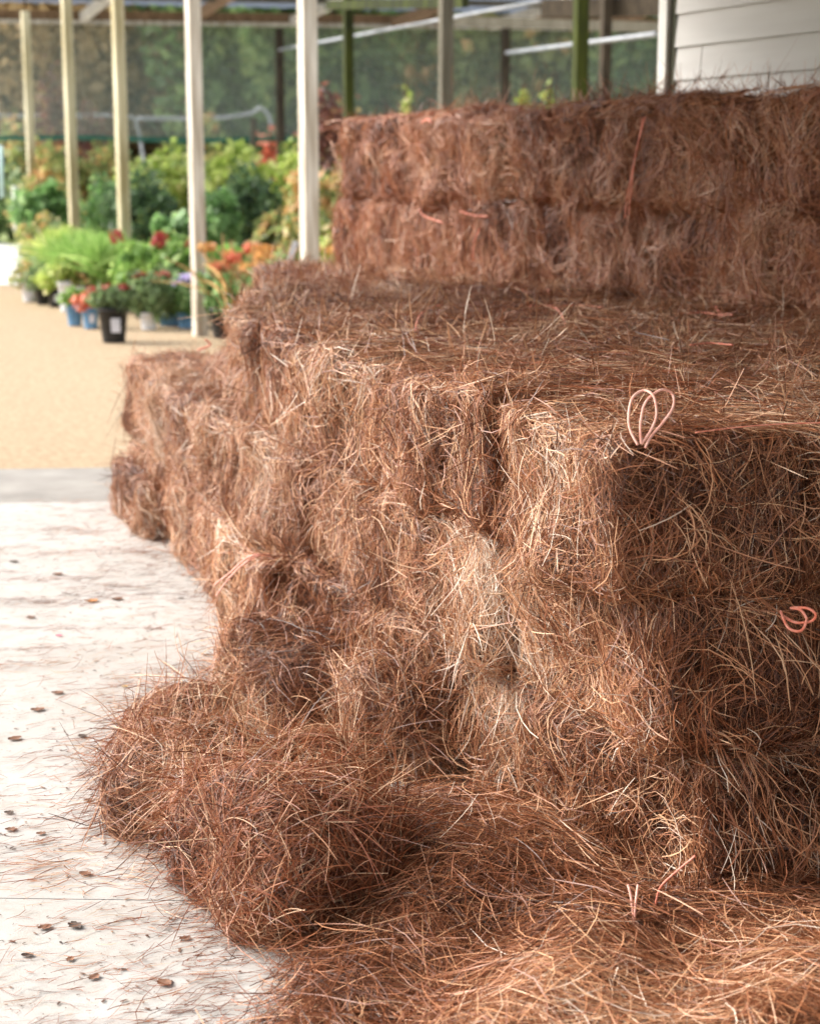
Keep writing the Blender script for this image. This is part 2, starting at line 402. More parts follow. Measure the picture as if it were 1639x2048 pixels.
# straw hanging over the faces, bridging the joints between bales
def curtain(name, N, s1, z0, z1, surf, L=(.07, .19), Wd=(.0012, .0030), mat=None, tsh=0, K=5, zoff=0):
    nc = N // 16 + 1; cs = np.stack([rng.uniform(0, s1, nc), rng.uniform(z0, z1, nc)], 1); ca = rng.normal(math.pi / 2, .55, nc); cb = rng.normal(0, .5, nc); ct = rng.normal(0, .1, nc)
    cr = crease(cs[:, 0], cs[:, 1] - zoff, zoff); kp = rng.random(nc) < 1 + cr * 16; cs = cs[kp]; ca = ca[kp]; cb = cb[kp]; ct = ct[kp]; nc = len(cs)
    ci = rng.integers(0, nc, N); c = cs[ci] + rng.normal(0, .03, (N, 2)); a = ca[ci] + rng.normal(0, .38, N); a = np.where(rng.random(N) < .25, rng.uniform(0, 3.14, N), a)
    Ln = rng.uniform(L[0], L[1], N); t = np.linspace(-.5, .5, K); d = np.stack([np.cos(a), np.sin(a)], -1); sd_ = np.stack([-np.sin(a), np.cos(a)], -1)
    b = cb[ci] + rng.normal(0, .25, N)
    Q = c[:, None] + d[:, None] * (t[None, :, None] * Ln[:, None, None]) + sd_[:, None] * (b[:, None] * (t ** 2)[None] * Ln[:, None])[..., None]
    off = rng.exponential(.010, (N, 1)) + np.where(rng.random((N, 1)) < .18, np.minimum(rng.exponential(.02, (N, 1)), .07), 0) * (t[None] * rng.choice([-1, 1], (N, 1)) + .5) ** 2
    P, nn = surf(Q[..., 0], Q[..., 1], off)
    return strands_mesh(name, P, rng.uniform(*Wd, N), nn, np.clip(.54 + ct[ci] + rng.normal(0, .17, N) + tsh, .02, .99), mat or M_straw)
def seg_surf(pts):
    pts = np.array(pts, float); Ls = np.r_[0, np.cumsum(np.linalg.norm(np.diff(pts, axis=0), axis=1))]
    return lambda s: (np.interp(s, Ls, pts[:, 0]), np.interp(s, Ls, pts[:, 1]), Ls[-1])
S3 = [seg_surf(p) for p in rows]; bumpf = waves(61, 12, 5, 20, .022)
def front_surf(s, z, off):
    k = np.clip((z - .18) / .355, 0, 2); X = np.zeros_like(s); Y = np.zeros_like(s)
    for r in range(3):
        w_ = np.clip(1 - np.abs(k - r), 0, 1); x, y, _ = S3[r](s); X += x * w_; Y += y * w_
    o = off + .012 + bumpf(np.stack([s, z * 1.7, 0 * s], -1)) + crease(s, z); top = np.clip((z - 1.03) / .10, 0, 1.6)   # curls over the top edge
    o = o - top ** 2 * .06; z = z - np.clip(z - 1.06, 0, 1) * .75
    return np.stack([X - .944 * o, Y - .33 * o, np.maximum(z, .004)], -1), np.broadcast_to(np.array([-.944, -.33, 0.]), s.shape + (3,))
def end_surf(s, z, off):
    o = off + .012 + bumpf(np.stack([s * 1.3, z * 1.7, 0 * s + 2], -1)) + crease(s * 0 + .37, z); k = z / 1.06; x0 = .67 - .20 * k; y0 = 3.46; top = np.clip((z - 1.03) / .10, 0, 1.6)
    o = o - top ** 2 * .06; z = z - np.clip(z - 1.06, 0, 1) * .75
    return np.stack([x0 + .944 * s + .33 * o, y0 + .33 * s - .944 * o, np.maximum(z, .004)], -1), np.broadcast_to(np.array([.33, -.944, 0.]), s.shape + (3,))
def rear_surf(s, z, off):
    s = s - .15
    o = off + .014 + bumpf(np.stack([s * 1.1, z * 1.6, 0 * s + 5], -1)) + crease(s, z - 1.05, 1); top = np.clip((z - 1.88) / .10, 0, 1.6)
    o = o - top ** 2 * .05; z = z - np.clip(z - 1.9, 0, 1) * .75
    p = np.array([U0.x, U0.y]); return np.stack([U0.x + ud.x * s - un.x * o, U0.y + ud.y * s - un.y * o, z], -1), np.broadcast_to(np.array([-un.x, -un.y, 0.]), s.shape + (3,))
tag(link('hanging_straw', curtain('hanging_straw', 8000, 4.9, .02, 1.12, front_surf)), 'loose needles hanging over the long front face of the stack', 'loose straw', kind='stuff')
tag(link('hanging_straw', curtain('hanging_straw', 2000, 1.3, .02, 1.12, end_surf)), 'loose needles hanging over the shaded near end of the stack', 'loose straw', kind='stuff')
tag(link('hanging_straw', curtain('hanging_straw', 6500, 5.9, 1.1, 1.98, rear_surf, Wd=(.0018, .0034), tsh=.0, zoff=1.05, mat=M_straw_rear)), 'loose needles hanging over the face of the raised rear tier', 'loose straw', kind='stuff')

# ------------------------------------------------------------------ broken bales on the slab
def broken(name, ctr, half, r, seed, N, label, rotz=0, mat=None, amp=.03, tilt=(0, 0), tshift=0, fly=.07):
    bl = Blob(half, r, seed, amp=amp)
    zc = ctr[2]
    P, Wn, n, t = fur(bl, N, L=(.14, .30), Wd=(.0011, .0025), K=6, clump=18, fly=fly, depth=.045, zmin=-zc + .003, lift=.035, tshift=tshift)
    root = empty(name, (ctr[0], ctr[1], 0), (0, 0, rotz)); tag(root, label, 'broken bale', 'burst bales at the foot of the stack')
    link('loose_needles', strands_mesh('burst_needles', P, Wn, n, t, mat or M_straw), root, (0, 0, zc))
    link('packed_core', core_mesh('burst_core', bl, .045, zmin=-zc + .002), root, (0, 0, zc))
    return root
broken('broken_bale', (-.27, 3.66, .08), (.275, .30, .235), .225, 101, 28000, 'big burst bale of fresh red-brown straw slumped on the slab in front', rotz=.3, mat=M_straw_red, tshift=.0, fly=.06)
broken('broken_bale', (-.55, 4.10, .05), (.20, .21, .16), .155, 107, 12000, 'low tan straw lump at the left side of the big burst bale', rotz=-.4)
broken('broken_bale', (-.64, 4.42, .06), (.17, .16, .135), .10, 113, 9000, 'small tufty straw lump left behind the big burst bale', rotz=.5, mat=M_straw_red, tshift=.05, fly=.14)
broken('broken_bale', (-.33, 4.98, .10), (.29, .21, .175), .165, 119, 15000, 'flattened straw bale lying across the foot of the front face', rotz=-.25)
broken('broken_bale', (.0, 4.52, .12), (.17, .18, .18), .12, 127, 12000, 'greyish sagging straw bale wedged between the burst bales and the stack', rotz=.9, tshift=.08)

tp_ = at(1235, 200, 7.55)
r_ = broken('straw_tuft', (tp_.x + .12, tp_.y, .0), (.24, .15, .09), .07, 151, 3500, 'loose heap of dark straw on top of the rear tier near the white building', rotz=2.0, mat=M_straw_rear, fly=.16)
r_.location.z = 1.84; r_['category'] = 'straw tuft'; del r_['group']

# ------------------------------------------------------------------ loose straw (heightfields)
def hgauss(x, y, cx, cy, rx, ry, h): return h * np.exp(-(((x - cx) / rx) ** 2 + ((y - cy) / ry) ** 2))
hn = waves(77, 14, 6, 30, .018)
def mound(x, y):
    z = hgauss(x, y, .95, 2.72, .62, .36, .12) + hgauss(x, y, .45, 3.15, .55, .35, .07) + hgauss(x, y, .10, 3.72, .30, .40, .10) + hgauss(x, y, .2, 2.75, .4, .3, .07) + hgauss(x, y, 1.1, 3.4, .7, .35, .05)
    p = np.stack([x, y, 0 * x], -1)
    return np.maximum(0, z + hn(p) * np.clip(z / .05, 0, 1) - .012)

def carpet(name, xy, zfun, L, Wd, mat, layer=.02, curl=.8, tsh=0, K=5, lift=.02, ang=None, clump=10):
    N = len(xy); nc = N // clump + 1; ci = rng.integers(0, nc, N)
    a = rng.uniform(0, 6.28, nc)[ci] + rng.normal(0, .6, N) if ang is None else ang + rng.normal(0, .5, N)
    # neighbours share a direction
    af = waves(rng.integers(9999), 8, 3, 9, 2.2)
    if ang is None: a = af(np.stack([xy[:, 0], xy[:, 1], 0 * xy[:, 0]], -1)) + rng.normal(0, 1.05, N)
    Ln = rng.uniform(L[0], L[1], N) * rng.choice([1, 1, .6, .35], N); t = np.linspace(-.5, .5, K)
    d = np.stack([np.cos(a), np.sin(a)], -1); s = np.stack([-np.sin(a), np.cos(a)], -1); cb = rng.normal(0, curl, N)
    P2 = xy[:, None, :] + d[:, None, :] * (t[None, :, None] * Ln[:, None, None]) + s[:, None, :] * (cb[:, None] * (t ** 2)[None] * Ln[:, None])[:, :, None]
    z = zfun(P2[..., 0], P2[..., 1]) + rng.exponential(layer, (N, 1)) + np.where(rng.random((N, 1)) < .25, np.minimum(rng.exponential(lift, (N, 1)), .05), 0) * (t[None, :] * rng.choice([-1, 1], (N, 1)) + .5) ** 2
    P = np.concatenate([P2, z[..., None]], -1); n = np.zeros_like(P); n[..., 2] = 1
    tf = waves(rng.integers(9999), 6, 3, 12, .14)
    tint = np.clip(.5 + tf(P[:, 0]) + rng.normal(0, .19, N) + tsh, .02, .99)
    return strands_mesh(name, P, rng.uniform(*Wd, N), n, tint, mat)

def heap_mesh(name, x0, x1, y0, y1, nx, ny, zf, mat, dz=-.012):
    gx, gy = np.meshgrid(np.linspace(x0, x1, nx), np.linspace(y0, y1, ny), indexing='ij')
    V = np.stack([gx, gy, zf(gx, gy) + dz], -1); i, j = np.meshgrid(np.arange(nx - 1), np.arange(ny - 1), indexing='ij')
    k = (i * ny + j).ravel(); return mesh_np(name, V, np.stack([k, k + ny, k + ny + 1, k + 1], 1), mat, smooth=True)
xy = rng.uniform((-.75, 2.15), (1.75, 4.3), (120000, 2)); mz = mound(xy[:, 0], xy[:, 1])
keep = rng.random(len(xy)) < np.clip(mz / .035, 0, 1); xy = xy[keep][:42000]
o = link('loose_pine_straw', carpet('loose_pine_straw', xy, mound, (.12, .28), (.0011, .0024), M_straw, layer=.012, lift=.03, curl=.55, tsh=-.05))
tag(o, 'drift of loose pine straw along the foot of the stack in front', 'loose straw', kind='stuff')
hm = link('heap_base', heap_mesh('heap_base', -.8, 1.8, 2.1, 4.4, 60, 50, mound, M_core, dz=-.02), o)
# top layer of loose needles on the lower tier
xy = rng.uniform((-1.2, 3.3), (2.4, 9.9), (90000, 2))
def front_x(y): return np.interp(y, [3.4, 4.6, 5.63, 7, 8.6, 9.9], [.50, .12, -.20, -.42, -.68, -.8])
keep = (xy[:, 0] > front_x(xy[:, 1]) + .05) & (xy[:, 0] < 1.53 - .534 * (xy[:, 1] - 6.39) + .15) & (xy[:, 1] > 3.42 - .3 * (xy[:, 0] - .5) * -1)
xy = xy[keep & (rng.random(len(xy)) < .9)][:20000]
tf = waves(505, 8, 5, 14, .014)
def topz(x, y): return 3 * BH + .012 + tf(np.stack([x, y, 0 * x], -1))
o = link('loose_top_straw', carpet('loose_top_straw', xy, topz, (.12, .26), (.0015, .0028), M_straw_red, layer=.010, lift=.03, curl=.5, tsh=.0))
tag(o, 'thin layer of loose needles strewn over the top of the lower tier', 'loose straw', kind='stuff')

# needles and crumbs scattered on the concrete
def foot_x(y): return np.interp(y, [2.5, 3.4, 3.9, 4.3, 4.7, 5.72, 6.96, 8.2], [-.45, -.42, -.62, -.78, -.78, -.62, -1.0, -1.42])
def scatter(n, y0, y1, dmean):
    y = rng.uniform(y0, y1, n); dist = rng.exponential(dmean, n) - .08; cl = rng.normal(0, .25, n)
    return np.stack([foot_x(y) - dist, y], -1)
zf0 = lambda x, y: 0 * x + .003
xy = np.concatenate([scatter(2600, 2.6, 5.5, .18), scatter(1600, 5.0, 8.4, .28), rng.uniform((-2.4, 2.6), (-.4, 8), (450, 2))])
# gather into drifts
dr = np.concatenate([rng.uniform((-2.1, 4.5), (-.6, 7.8), (60, 2)), rng.uniform((-.95, 2.9), (-.45, 4.2), (22, 2))]); i_ = rng.integers(0, 82, 3000)
xy = np.concatenate([xy, dr[i_] + rng.normal(0, 1, (3000, 2)) * np.array([.10, .03])])
o = link('scattered_needles', carpet('scattered_needles', xy, zf0, (.02, .13), (.0009, .0018), M_straw_red, layer=.0015, lift=.010, ang=.35, K=4, tsh=-.08, curl=.5))
tag(o, 'single pine needles strewn over the pale concrete', 'scattered needles', kind='stuff')
# fine crumbs
def chips(name, xy, s0, s1, mat, zs=.35):
    N = len(xy); V0 = np.array([[-1, -.5, 0], [1, -.4, 0], [.8, .6, 0], [-.7, .5, 0], [0, 0, zs]]); a = rng.uniform(0, 6.28, N)
    s = rng.uniform(s0, s1, N) * rng.choice([1, .5, .5], N); ca, sa = np.cos(a), np.sin(a)
    x = V0[None, :, 0] * s[:, None] * rng.uniform(.6, 1.8, (N, 1)); y = V0[None, :, 1] * s[:, None]
    V = np.stack([xy[:, 0:1] + x * ca[:, None] - y * sa[:, None], xy[:, 1:2] + x * sa[:, None] + y * ca[:, None], np.tile(V0[None, :, 2], (N, 1)) * s[:, None] + .003], -1)
    b = np.arange(N)[:, None] * 5
    Fq = np.concatenate([b + np.array([q]) for q in ((0, 1, 4), (1, 2, 4), (2, 3, 4), (3, 0, 4))])
    return mesh_np(name, V, Fq, mat, np.repeat(rng.random(N), 5), ngon=3)
M_chip = tinted('bark_crumbs', [(0, (.05, .03, .02)), (.5, (.16, .08, .05)), (1, (.34, .2, .12))], transl=0)
xy = np.concatenate([scatter(3600, 2.6, 8.0, .6), rng.uniform((-2.4, 2.6), (-.4, 8), (900, 2))])
o = link('bark_crumbs', chips('bark_crumbs', xy, .0015, .006, M_chip)); tag(o, 'dark bark and needle crumbs dusting the concrete slab', 'debris', kind='stuff')

# single dead leaves / bark flakes
def leaf_piece(name, px, py, size, mat, label, cat, rot, curl=.4):
    size *= .82; p = at_ground(px, py); V = []; Fq = []; nx, ny = 7, 5
    for i in range(nx):
        t = i / (nx - 1); w_ = math.sin(math.pi * (t * .92 + .04)) ** .8 * (1 + .25 * math.sin(i * 2.7 + px)) * 1.8
        for j in range(ny):
            s_ = j / (ny - 1) * 2 - 1; V.append(((t - .5) * size, s_ * w_ * size * .22, .002 + abs(s_) ** 2 * curl * size * .3 + (t - .5) ** 2 * curl * size * .6))
    for i in range(nx - 1):
        for j in range(ny - 1): a = i * ny + j; Fq.append((a, a + 1, a + ny + 1, a + ny))
    o = link(name, mesh_np(name, V, Fq, mat, smooth=True), None, (p[0], p[1], .001), (0, 0, rot)); tag(o, label, cat, 'litter on the slab'); return o
def at_ground(x, y):
    a = (x - 819.5) / 3414.0; b = -(y - 1024) / 3414.0
    r = (a, math.cos(PITCH) + b * math.sin(PITCH), -math.sin(PITCH) + b * math.cos(PITCH)); t = -CAM_H / r[2]
    return r[0] * t, r[1] * t
M_leafb = noisy('dead_leaf_brown', (.16, .08, .05), (.34, .18, .11), 40, .7)
M_leafo = noisy('dead_leaf_orange', (.5, .2, .07), (.65, .33, .12), 40, .6)
M_leafd = noisy('dead_leaf_dark', (.07, .05, .04), (.16, .11, .08), 40, .7)
M_leafy = noisy('dead_leaf_yellow', (.6, .42, .10), (.7, .5, .2), 40, .6)
M_pink = noisy('pink_petal', (.75, .12, .22), (.8, .2, .3), 40, .5)
for k, (px, py, s, m_, lb, r_) in enumerate([
    (55, 1914, .032, M_leafd, 'curled dark leaf on the slab at the lower left', .1), (328, 1970, .042, M_leafb, 'rolled red-brown bark curl at the lower edge of the slab', -.6),
    (82, 1670, .03, M_leafb, 'small brown bark flake on the slab left of the big burst bale', .2), (170, 1751, .038, M_leafb, 'light brown bark curl just left below the burst bale', -.3),
    (18, 1628, .03, M_leafd, 'dark flat leaf at the left frame edge', 0), (22, 1662, .036, M_leafb, 'long brown leaf at the left frame edge below the dark one', .1),
    (175, 1603, .028, M_leafb, 'round brown leaf beside the left straw lump', .8), (150, 1855, .045, M_leafd, 'crooked dark twig-like leaf in the needle drift', -.8),
    (140, 1922, .026, M_leafb, 'tan seed scale on the slab between two needle drifts', 1.2), (188, 1958, .034, M_leafb, 'upright curled leaf in the lower needle drift', 1.0),
    (90, 1858, .038, M_leafb, 'crumpled purple-brown leaf in the left needle drift', .5), (183, 1204, .06, M_leafo, 'orange dead leaf lying out on the slab', .2),
    (235, 1200, .055, M_leafb, 'brown leaf right beside the orange leaf', .7), (118, 1273, .03, M_pink, 'tiny pink petal on the slab', .2),
    (250, 1375, .026, M_leafy, 'small yellow leaf behind the tufty straw lump', .4), (115, 1388, .045, M_leafb, 'olive brown leaf left of the tufty straw lump', 0),
    (362, 1198, .03, M_leafd, 'black crumb-like leaf close to the front face', .2), (75, 1422, .05, M_leafb, 'brown crumpled leaf on the slab by the left frame edge', .2),
    (165, 1475, .04, M_leafd, 'dark leaf with a needle across it left of the straw lumps', -.6), (30, 1480, .05, M_leafb, 'dull brown leaf cluster near the left frame edge', .6),
    (115, 1150, .05, M_leafb, 'brown leaf further out on the slab', .4), (28, 1125, .045, M_leafd, 'dark leaf at the left frame edge, farthest out', .1),
    (62, 1237, .04, M_leafb, 'brown leaf between the pink petal and the frame edge', .3), (370, 1880, .03, M_leafb, 'small brown bud in the needles beneath the burst bale', .3)]):
    leaf_piece('dead_leaf', px, py, s, m_, lb, 'leaf', r_, curl=.28)

# ------------------------------------------------------------------ twine
def smooth_path(pts, n=8):
    pts = [Vector(p) for p in pts]; out = []
    for i in range(len(pts) - 1):
        p0 = pts[max(i - 1, 0)]; p1 = pts[i]; p2 = pts[i + 1]; p3 = pts[min(i + 2, len(pts) - 1)]
        for k in range(n):
            t = k / n; out.append(.5 * ((2 * p1) + (-p0 + p2) * t + (2 * p0 - 5 * p1 + 4 * p2 - p3) * t * t + (-p0 + 3 * p1 - 3 * p2 + p3) * t ** 3))
    out.append(pts[-1]); return out
def twine(paths, mat, r, label):
    mb = MB()
    for pp in paths: mb.tube(smooth_path(pp), r, 8)
    o = mb.build('baling_twine', mat, None, smooth=True); tag(o, label, 'twine', 'loose ends of baling twine'); return o
def on_top(x, y, z=3 * BH + .03):
    a = (x - 819.5) / 3414.0; b = -(y - 1024) / 3414.0
    r = Vector((a, math.cos(PITCH) + b * math.sin(PITCH), -math.sin(PITCH) + b * math.cos(PITCH))); t = (z - CAM_H) / r[2]
    return r * t + Vector((0, 0, CAM_H))
Y0 = 3.40
def pj(pts, Y): return [at(x, y, Y + dy) for x, y, dy in pts]
twine([pj([(1275, 890, -.02), (1257, 850, .0), (1262, 800, .03), (1285, 781, .05), (1306, 792, .03), (1312, 830, .01), (1300, 862, 0), (1282, 888, -.01)], Y0),
       pj([(1282, 888, -.01), (1280, 850, .0), (1290, 805, .03), (1320, 780, .05), (1344, 788, .06), (1345, 815, .03), (1325, 845, .02), (1300, 875, .0), (1290, 895, -.02)], Y0)],
      M_twine_pale, .0027, 'pale pink double twine loop standing on the near top corner of the stack')
twine([pj([(1560, 1222, 0), (1575, 1255, -.03), (1600, 1262, -.04), (1612, 1240, -.03), (1600, 1220, -.02), (1580, 1216, 0), (1612, 1216, -.03), (1630, 1228, -.04), (1622, 1242, -.03), (1590, 1245, -.02), (1565, 1232, 0)], 3.50)],
      M_twine, .003, 'bright orange knotted twine loop at the right frame edge between two end bales')
twine([pj([(428, 1170, 0), (460, 1145, -.02), (490, 1118, -.04), (520, 1108, -.04), (545, 1115, 0)], 5.55), pj([(432, 1192, 0), (455, 1160, -.03), (485, 1130, -.05), (515, 1112, -.03), (540, 1110, 0)], 5.55)],
      M_twine_pale, .003, 'pale twine ends hanging over the front face beside the slab')
def upY(x): 
    t = (x - 819.5) / 3414.0; t *= 1.0
    return (1.53 + .534 * 6.39) / (t + .534) - .06
twine([[at(x, y, upY(x)) for x, y in ((1285, 235), (1275, 290), (1262, 350), (1252, 405), (1250, 435))], [at(x, y, upY(x) - .02) for x, y in ((1290, 232), (1270, 310), (1262, 380), (1256, 430))]],
      M_twine, .003, 'long orange twine strand hanging down the raised rear tier')
twine([[at(x, y, upY(x)) for x, y in ((838, 418), (845, 430), (870, 440), (885, 445))]], M_twine, .003, 'short curled twine end low on the rear tier, leftmost')
twine([[at(x, y, upY(x)) for x, y in ((920, 422), (945, 430), (975, 433))], ], M_twine, .003, 'short level twine piece between the layers of the rear tier')
twine([[at(x, y, upY(x)) for x, y in ((960, 455), (948, 485), (945, 520))], ], M_twine, .003, 'short upright twine piece in the lower rear layer')
def topline(pts, dz=0): return [on_top(x, y, 3 * BH + .03 + dz) for x, y in pts]
twine([topline([(1040, 570), (1060, 563), (1090, 575), (1095, 588), (1060, 588), (1040, 578)])], M_twine, .003, 'flat twine loop on the ledge at the foot of the rear tier')
twine([topline([(1060, 612), (1100, 612), (1120, 625), (1130, 650)], .01), topline([(1105, 615), (1150, 610), (1205, 615)], .01)], M_twine, .0035, 'forked twine piece on the middle of the lower tier top')
twine([topline([(1430, 612), (1440, 625), (1465, 630)]), topline([(1350, 630), (1400, 625), (1450, 632)])], M_twine, .0035, 'twine knot on the lower tier top near the right end of the rear tier')
twine([topline([(830, 660), (840, 630), (862, 615), (880, 610)], .01)], M_twine, .0035, 'orange twine end on the lower tier top, left of the forked piece')
twine([topline([(1380, 690), (1420, 686), (1465, 690)], .01)], M_twine, .003, 'straight red twine piece on the open middle of the lower tier top')
twine([topline([(1390, 865), (1470, 855), (1560, 848), (1660, 845)], .0)], M_twine, .0014, 'thin taut twine along the top edge of the near end bale')
twine([pj([(1255, 1770, 0), (1262, 1800, -.02), (1268, 1860, -.05)], 3.32), pj([(1275, 1770, 0), (1270, 1810, -.03), (1268, 1850, -.05)], 3.32)], M_twine_pale, .0025, 'pale forked twine at the foot of the near corner')
twine([pj([(1310, 1810, 0), (1320, 1775, 0), (1350, 1745, 0), (1390, 1712, 0)], 3.36)], M_twine, .0022, 'thin orange twine climbing the near corner from the straw drift')
twine([pj([(395, 700, 0), (420, 690, 0), (410, 678, 0)], 8.2)], M_twine, .005, 'faint twine end on the far left ledge')
twine([pj([(450, 722, 0), (490, 722, 0)], 7.2)], M_twine_pale, .003, 'short faded twine piece high on the far front face')
twine([[at(x, y, upY(x)) for x, y in ((843, 245), (855, 238), (862, 245))]], M_twine, .006, 'small twine knot on the top edge of the rear tier')

# ------------------------------------------------------------------ white lap-sided building
M_siding = noisy('off_white_siding', (.60, .585, .56), (.66, .65, .625), 3, .6, stretch=(.4, .4, 4), bump=.1, bscale=40)
M_trim = noisy('white_trim', (.66, .65, .60), (.74, .73, .69), 5, .55)
M_darkgap = noisy('gap_shade', (.05, .055, .035), (.09, .09, .06), 8, .8)
M_wood_new = noisy('pale_timber', (.40, .33, .24), (.78, .73, .64), 2.2, .8, stretch=(8, 8, .6), bump=.2, bscale=30)
M_wood_brown = noisy('brown_timber', (.20, .12, .06), (.34, .21, .12), 3, .85, stretch=(6, 6, 1), bump=.2)
M_wood_dark = noisy('weathered_timber', (.035, .026, .016), (.08, .06, .038), 4, .9, stretch=(5, 5, 1))
wd = Vector((.447, -.894, 0)); wn = Vector((-.894, -.447, 0)); W0 = Vector((1.325, 9.15, 0))
bld = empty('lap_sided_building', W0, (0, 0, math.atan2(wd.y, wd.x))); tag(bld, 'white building with wide horizontal lap siding behind the raised tier', 'building')
# local: x along the wall to the right, -y out of the wall towards the stack
LW = 7.0
MB().box((LW / 2, .10, 1.9), (LW, .16, 3.8)).build('wall', M_siding, bld)
exp_ = .165; z = (at(1340, 97, 9.2).z - .002) % .165
def lap(x0, x1, z0):
    me = bpy.data.meshes.new('siding_board'); o_ = .024
    v = [(x0, .018, z0), (x1, .018, z0), (x0, -o_ + .018, z0), (x1, -o_ + .018, z0), (x0, .018, z0 + exp_ + .01), (x1, .018, z0 + exp_ + .01), (x0, .010, z0 + exp_ + .01), (x1, .010, z0 + exp_ + .01)]
    f = [(0, 2, 3, 1), (2, 6, 7, 3), (4, 5, 7, 6), (0, 4, 6, 2), (1, 3, 7, 5), (0, 1, 5, 4)]
    me.from_pydata(v, [], f); me.materials.append(M_siding); return link('siding_board', me, bld)
k = 0
while z < 3.7:
    j = (.22, 1.9, .95, 2.7)[k % 4] if k else 1
    j2 = j + 3.66
    lap(.09, .09 + j - .003, z)
    lap(.09 + j + .003, min(LW, .09 + j2) - .003, z)
    if j2 + .09 < LW: lap(.09 + j2, LW, z)
    z += exp_; k += 1
MB().box((.0, .04, 1.9), (.075, .13, 3.8)).build('corner_trim', M_trim, bld, bevel=.004)
MB().box((.064, .03, 1.9), (.045, .06, 3.8)).build('gap_shade_strip', M_darkgap, bld)  # dark strip painting in the shadow gap between trim and siding
# unseen lean-to roof above the stack, added to shade it: rafters, sheet, outer beam
roof = empty('unseen_shade_roof', (0, 0, 0)); tag(roof, 'unseen timber and metal lean-to roof added to shade the straw stack', 'roof')
M_metal = noisy('galvanised_sheet', (.30, .31, .32), (.42, .43, .44), 2, .5, metal=.3)
d0 = Vector((-.33, .944, 0)).normalized(); n0 = Vector((d0.y, -d0.x, 0)); E0 = Vector((-.45, 3.0, 0))
def rp(a, b, z): p = E0 + d0 * a + n0 * b; return (p.x, p.y, z)
sheet = [rp(-9, -.15, 2.75), rp(5.8, -.15, 2.75), rp(5.8, 3.5, 3.34), rp(-9, 5.5, 3.69)]
mbs = MB(); mbs.v = [tuple(p) for p in sheet] + [(p[0], p[1], p[2] + .02) for p in sheet]
mbs.f = [(0, 1, 2, 3), (7, 6, 5, 4), (0, 4, 5, 1), (1, 5, 6, 2), (2, 6, 7, 3), (3, 7, 4, 0)]
mbs.build('roof_sheet', M_metal, roof)
MB().bar(rp(-9, -.05, 2.64), rp(5.8, -.05, 2.64), .09, .2).build('beam', M_wood_brown, roof)
for k in range(12):
    MB().bar(rp(-8.8 + k * 1.18, 0.02, 2.705), rp(-8.8 + k * 1.18, 3.5, 3.255), .045, .1).build('rafter', M_wood_brown, roof)

# ------------------------------------------------------------------ nursery shade house
def post(name, x, y, h, s, mat, label, group, rot=0.3):
    mb = MB().box((0, 0, h / 2), (s, s, h)); o = link(name, mb.mesh(name, mat, bevel=.006), None, (x, y, -.01), (0, 0, rot)); tag(o, label, 'post', group); return o
M_moss = noisy('mossy_timber', (.014, .017, .006), (.05, .062, .006), 2.5, .9, stretch=(4, 4, .8))
M_wood_grey = noisy('greyed_timber', (.09, .08, .055), (.15, .135, .10), 3, .85, stretch=(6, 6, .6))
M_wood_tan = noisy('greenish_timber', (.34, .28, .14), (.72, .67, .48), 2.0, .85, stretch=(4, 4, .4))
lefts = [(618, 14.3, M_wood_new, 'palest square timber post, nearest of the row, by the end of the rear tier', 3.9),
         (394, 17.4, M_wood_new, 'square timber post behind the far left ledge of the stack', 4.1),
         (247, 21.0, M_wood_tan, 'square timber post behind the large black pot', 4.3),
         (147, 24.6, M_wood_tan, 'square timber post rising from the bright green ferny plants', 4.3),
         (66, 29.6, M_wood_tan, 'farthest square timber post of the row, at the left frame edge', 4.3)]
for px, D, m_, lb, h in lefts:
    p = at(px, 400, D); post('timber_post', p.x, p.y, h, .125, m_, lb, 'square posts along the front of the shade house', .5)
rears = [(560, 33, M_wood_dark, .14, 'thin dark post in the back of the shade house, left of the pale posts gap'), (697, 25, M_moss, .13, 'green mossy post at the left end of the rear tier'),
         (891, 18.5, M_wood_grey, .13, 'grey post with moss at its foot behind the rear tier'), (1009, 33, M_wood_dark, .14, 'thin brown post between the grey post and the mossy post'),
         (1158, 17, M_moss, .125, 'green mossy post behind the rear tier, nearer the white building'), (1208, 26, M_wood_dark, .14, 'dark brown post next to the white building')]
for px, D, m_, s, lb in rears:
    p = at(px, 200, D); post('timber_post', p.x, p.y, 4.55 if D < 20 else 4.3, s, m_, lb, 'posts inside the shade house', .3)
# eave beam, joists, translucent roof sheets
frame = empty('shade_house_roof', (0, 0, 0)); tag(frame, 'open timber roof of the shade house with pale blue translucent sheets', 'roof')
bu = Vector((.975, .222, 0)).normalized(); bo = at(0, 37, 34.0); bo.z += .05
def bp_(s, back, z): p = bo + bu * s + Vector((-.33, .944, 0)) * back; return (p.x, p.y, z)
MB().bar(bp_(-4, 0, bo.z), bp_(16, 0, bo.z + .12), .07, .2).build('beam', M_wood_brown, frame)
MB().bar(bp_(-4, -.07, bo.z - .12), bp_(16, -.07, bo.z), .05, .07).build('beam', M_wood_new, frame)
MB().bar(bp_(-4, -2.7, bo.z + .10), bp_(16, -2.7, bo.z + .22), .09, .10).build('beam', M_wood_grey, frame)
for k in range(9):
    s = -2.55 + k * 2.05
    MB().bar(bp_(s, -.10, bo.z + .0), bp_(s, -3.8, bo.z + .13), .12, .18).build('joist', (M_wood_new, M_wood_brown)[k % 2], frame)
m_, nt_, b_ = mat_new('translucent_sheet'); b_.inputs['Base Color'].default_value = (.17, .19, .235, 1); b_.inputs['Roughness'].default_value = .5
tr = nt_.nodes.new('ShaderNodeBsdfTranslucent'); tr.inputs[0].default_value = (.17, .20, .25, 1); mx = nt_.nodes.new('ShaderNodeMixShader'); mx.inputs[0].default_value = .5
